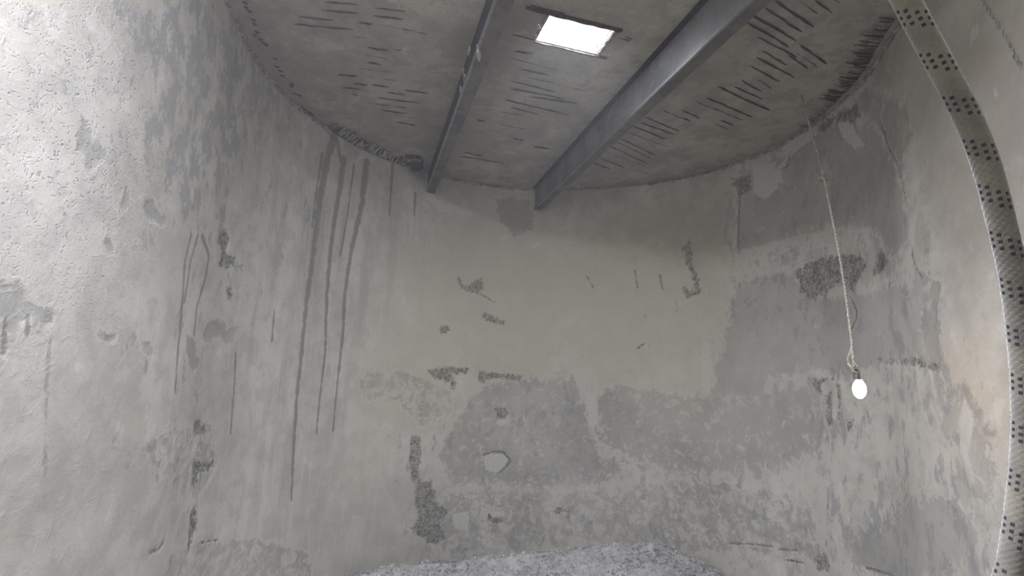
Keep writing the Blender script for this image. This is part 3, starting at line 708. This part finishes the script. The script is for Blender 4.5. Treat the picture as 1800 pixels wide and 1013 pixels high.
sk = at_depth(1506, 664, LD)-lo
def lathe(name, prof, c, mat, parent, n=20):
    V, Fc = [], []
    for r, z in prof:
        for i in range(n): a = 2*math.pi*i/n; V.append((c[0]+r*math.cos(a), c[1]+r*math.sin(a), c[2]+z))
    for j in range(len(prof)-1):
        for i in range(n): Fc.append((j*n+i, j*n+(i+1) % n, (j+1)*n+(i+1) % n, (j+1)*n+i))
    Fc.append(tuple(range(n))); Fc.append(tuple((len(prof)-1)*n+i for i in range(n))[::-1])
    return mesh_obj(name, V, Fc, mat, parent, True)
lathe('socket', [(0.008, 0.05), (0.012, 0.04), (0.017, 0.034), (0.018, 0.0), (0.020, -0.004), (0.020, -0.012)], sk, MAT_WIRE, lamp)
g = NT('glowing_bulb'); g.b.inputs['Emission Color'].default_value = (1.0, 0.70, 0.50, 1); g.b.inputs['Emission Strength'].default_value = 55
MAT_BULB = g.out((0.9, 0.85, 0.8), 0.3)
BS = 0.56
prof = [(0.028, 0.105)]+[(0.028+0.040*math.sin(min(1, t)*math.pi/2), 0.105-0.075*t) for t in (0.3, 0.6, 0.85)]+[(0.068*math.cos(a), 0.02-0.072*math.sin(a)*1.1) for a in np.linspace(0, math.pi/2*0.97, 9)]
lathe('bulb', [(r_*BS*0.92, z_*BS*1.2+0.0) for r_, z_ in prof], (0, 0, 0), MAT_BULB, lamp, 24)

# ------------------------------------------------------------------ climbing rope close to the camera
g = NT('rope_sheath'); v = g.coord(); n1 = g.noise(v, 900, 3, 0.6); n2 = g.noise(v, 40, 4, 0.6)
cA = g.mix(g.ramp(n2, 0.35, 0.65), (0.125, 0.118, 0.092), (0.09, 0.084, 0.071)); g.bump(n1, 0.5, 0.0006)
g.b.inputs['Sheen Weight'].default_value = 0.3
MAT_ROPE = g.out(cA, 0.9, 0, 0.2)
MAT_TRACER = simple('black_tracer_yarn', (0.014, 0.013, 0.015), (0.025, 0.023, 0.026), 800, bd=0.0005)
RD = 0.30
rp = [(1552, -75), (1592, 0), (1634, 80), (1695, 195), (1733, 290), (1762, 400), (1780, 480), (1792, 560), (1800, 640), (1803, 700), (1803, 770), (1797, 850), (1781, 971), (1771, 1013), (1748, 1090), (1720, 1160), (1690, 1230)]
RP = np.array([at_depth(px, py, RD) for px, py in rp])
# smooth (Catmull-Rom) then resample by weave rows
cr = []
for i in range(1, len(RP)-2):
    p0, p1, p2, p3 = RP[i-1:i+3]; 
    for t in np.linspace(0, 1, 30, endpoint=False): cr.append(0.5*((2*p1)+(p2-p0)*t+(2*p0-5*p1+4*p2-p3)*t*t+(3*p1-p0-3*p2+p3)*t**3))
cr = np.array(cr); cr = np.vstack([2*cr[0]-cr[12], cr])
Lr = np.concatenate([[0], np.cumsum(np.linalg.norm(np.diff(cr, axis=0), axis=1))])
RR = 19.5*RD/FPX; NC = 20; SUB = 3; cell = 2*math.pi*RR/NC
nrow = int(Lr[-1]/cell)*SUB; nu = NC*SUB
qs = np.arange(nrow+1)*cell/SUB; Pc = np.stack([np.interp(qs, Lr, cr[:, i]) for i in range(3)], 1)
T = np.gradient(Pc, axis=0); T /= np.linalg.norm(T, axis=1)[:, None]
A_ = np.cross(T, Fv); A_ /= np.linalg.norm(A_, axis=1)[:, None]; B_ = np.cross(T, A_)
ui = np.arange(nu); ang = 2*math.pi*ui/nu
U_, W_ = np.meshgrid(ui/SUB, np.arange(nrow+1)/SUB, indexing='xy')        # rows x cols
braid = np.abs(np.sin((U_+W_)*math.pi/2))*0.5+np.abs(np.sin((U_-W_)*math.pi/2))*0.5
rad_ = RR*(1+0.038*(braid-0.5))
Vr = Pc[:, None, :]+rad_[..., None]*(np.cos(ang)[None, :, None]*A_[:, None, :]+np.sin(ang)[None, :, None]*B_[:, None, :])
Vr = Vr.reshape(-1, 3); Fr = []; mi = []
for r in range(nrow):
    for c in range(nu):
        c2_ = (c+1) % nu; Fr.append((r*nu+c, r*nu+c2_, (r+1)*nu+c2_, (r+1)*nu+c))
        u = c//SUB; wv = (r//SUB)
        # helical tracer band: three rows of dark picks
        hv = (wv+int(round(u*14/20))) % 14
        dark = hv in (0, 2, 4) and (u % 2 == 0)
        mi.append(1 if dark else 0)
rope = mesh_obj('climbing_rope', Vr, Fr, MAT_ROPE, None, True); rope.data.materials.append(MAT_TRACER)
rope.data.polygons.foreach_set('material_index', mi)
tag(rope, 'thick pale climbing rope with rows of black tracer checks, hanging nearest of everything', 'rope')
V, Fc = [], []
for _ in range(2600):
    r = rng.integers(2, nrow-2); a = rng.uniform(0, 2*math.pi); nrm = math.cos(a)*A_[r]+math.sin(a)*B_[r]; tg = T[r]
    p = Pc[r]+nrm*RR; ln = rng.gamma(2, 0.00022); dr = nrm+tg*rng.normal(0, 0.6)+np.cross(nrm, tg)*rng.normal(0, 0.6); wd = 0.00007
    sd = np.cross(dr, Fv); sd /= np.linalg.norm(sd)+1e-9; e = p+dr*ln; b0 = len(V)
    sd2 = np.cross(dr, sd); sd2 /= np.linalg.norm(sd2)+1e-9
    V += [tuple(p+sd*wd), tuple(p-sd*wd*.5+sd2*wd), tuple(p-sd*wd*.5-sd2*wd), tuple(e)]; Fc += [(b0, b0+1, b0+3), (b0+1, b0+2, b0+3), (b0+2, b0, b0+3)]
fz = mesh_obj('fuzz', V, Fc, MAT_ROPE, rope); fz['kind'] = 'stuff'

# ------------------------------------------------------------------ fine dust hanging in the air of the tank
me = bpy.data.meshes.new('dust_haze'); bm = bmesh.new()
hz = [bm.verts.new((float(p[0])*1.03, float(p[1])*1.03, -0.05)) for p in plan[:-1:20]]; f = bm.faces.new(hz)
r_ = bmesh.ops.extrude_face_region(bm, geom=[f]); bmesh.ops.translate(bm, vec=(0, 0, ZC+0.10), verts=[e for e in r_['geom'] if isinstance(e, bmesh.types.BMVert)])
bmesh.ops.recalc_face_normals(bm, faces=bm.faces); bm.to_mesh(me); bm.free()
hm = bpy.data.materials.new('dusty_air'); hm.use_nodes = True; nt = hm.node_tree; nt.nodes.clear()
vo_ = nt.nodes.new('ShaderNodeVolumeScatter'); vo_.inputs['Density'].default_value = 0.011; vo_.inputs['Anisotropy'].default_value = 0.35; vo_.inputs['Color'].default_value = (0.95, 0.95, 0.95, 1)
oo = nt.nodes.new('ShaderNodeOutputMaterial'); nt.links.new(vo_.outputs[0], oo.inputs['Volume']); me.materials.append(hm)
dh_ = bpy.data.objects.new('dust_haze', me); C.objects.link(dh_); tag(dh_, 'fine pale dust haze filling the air of the tank', 'haze', kind='stuff')
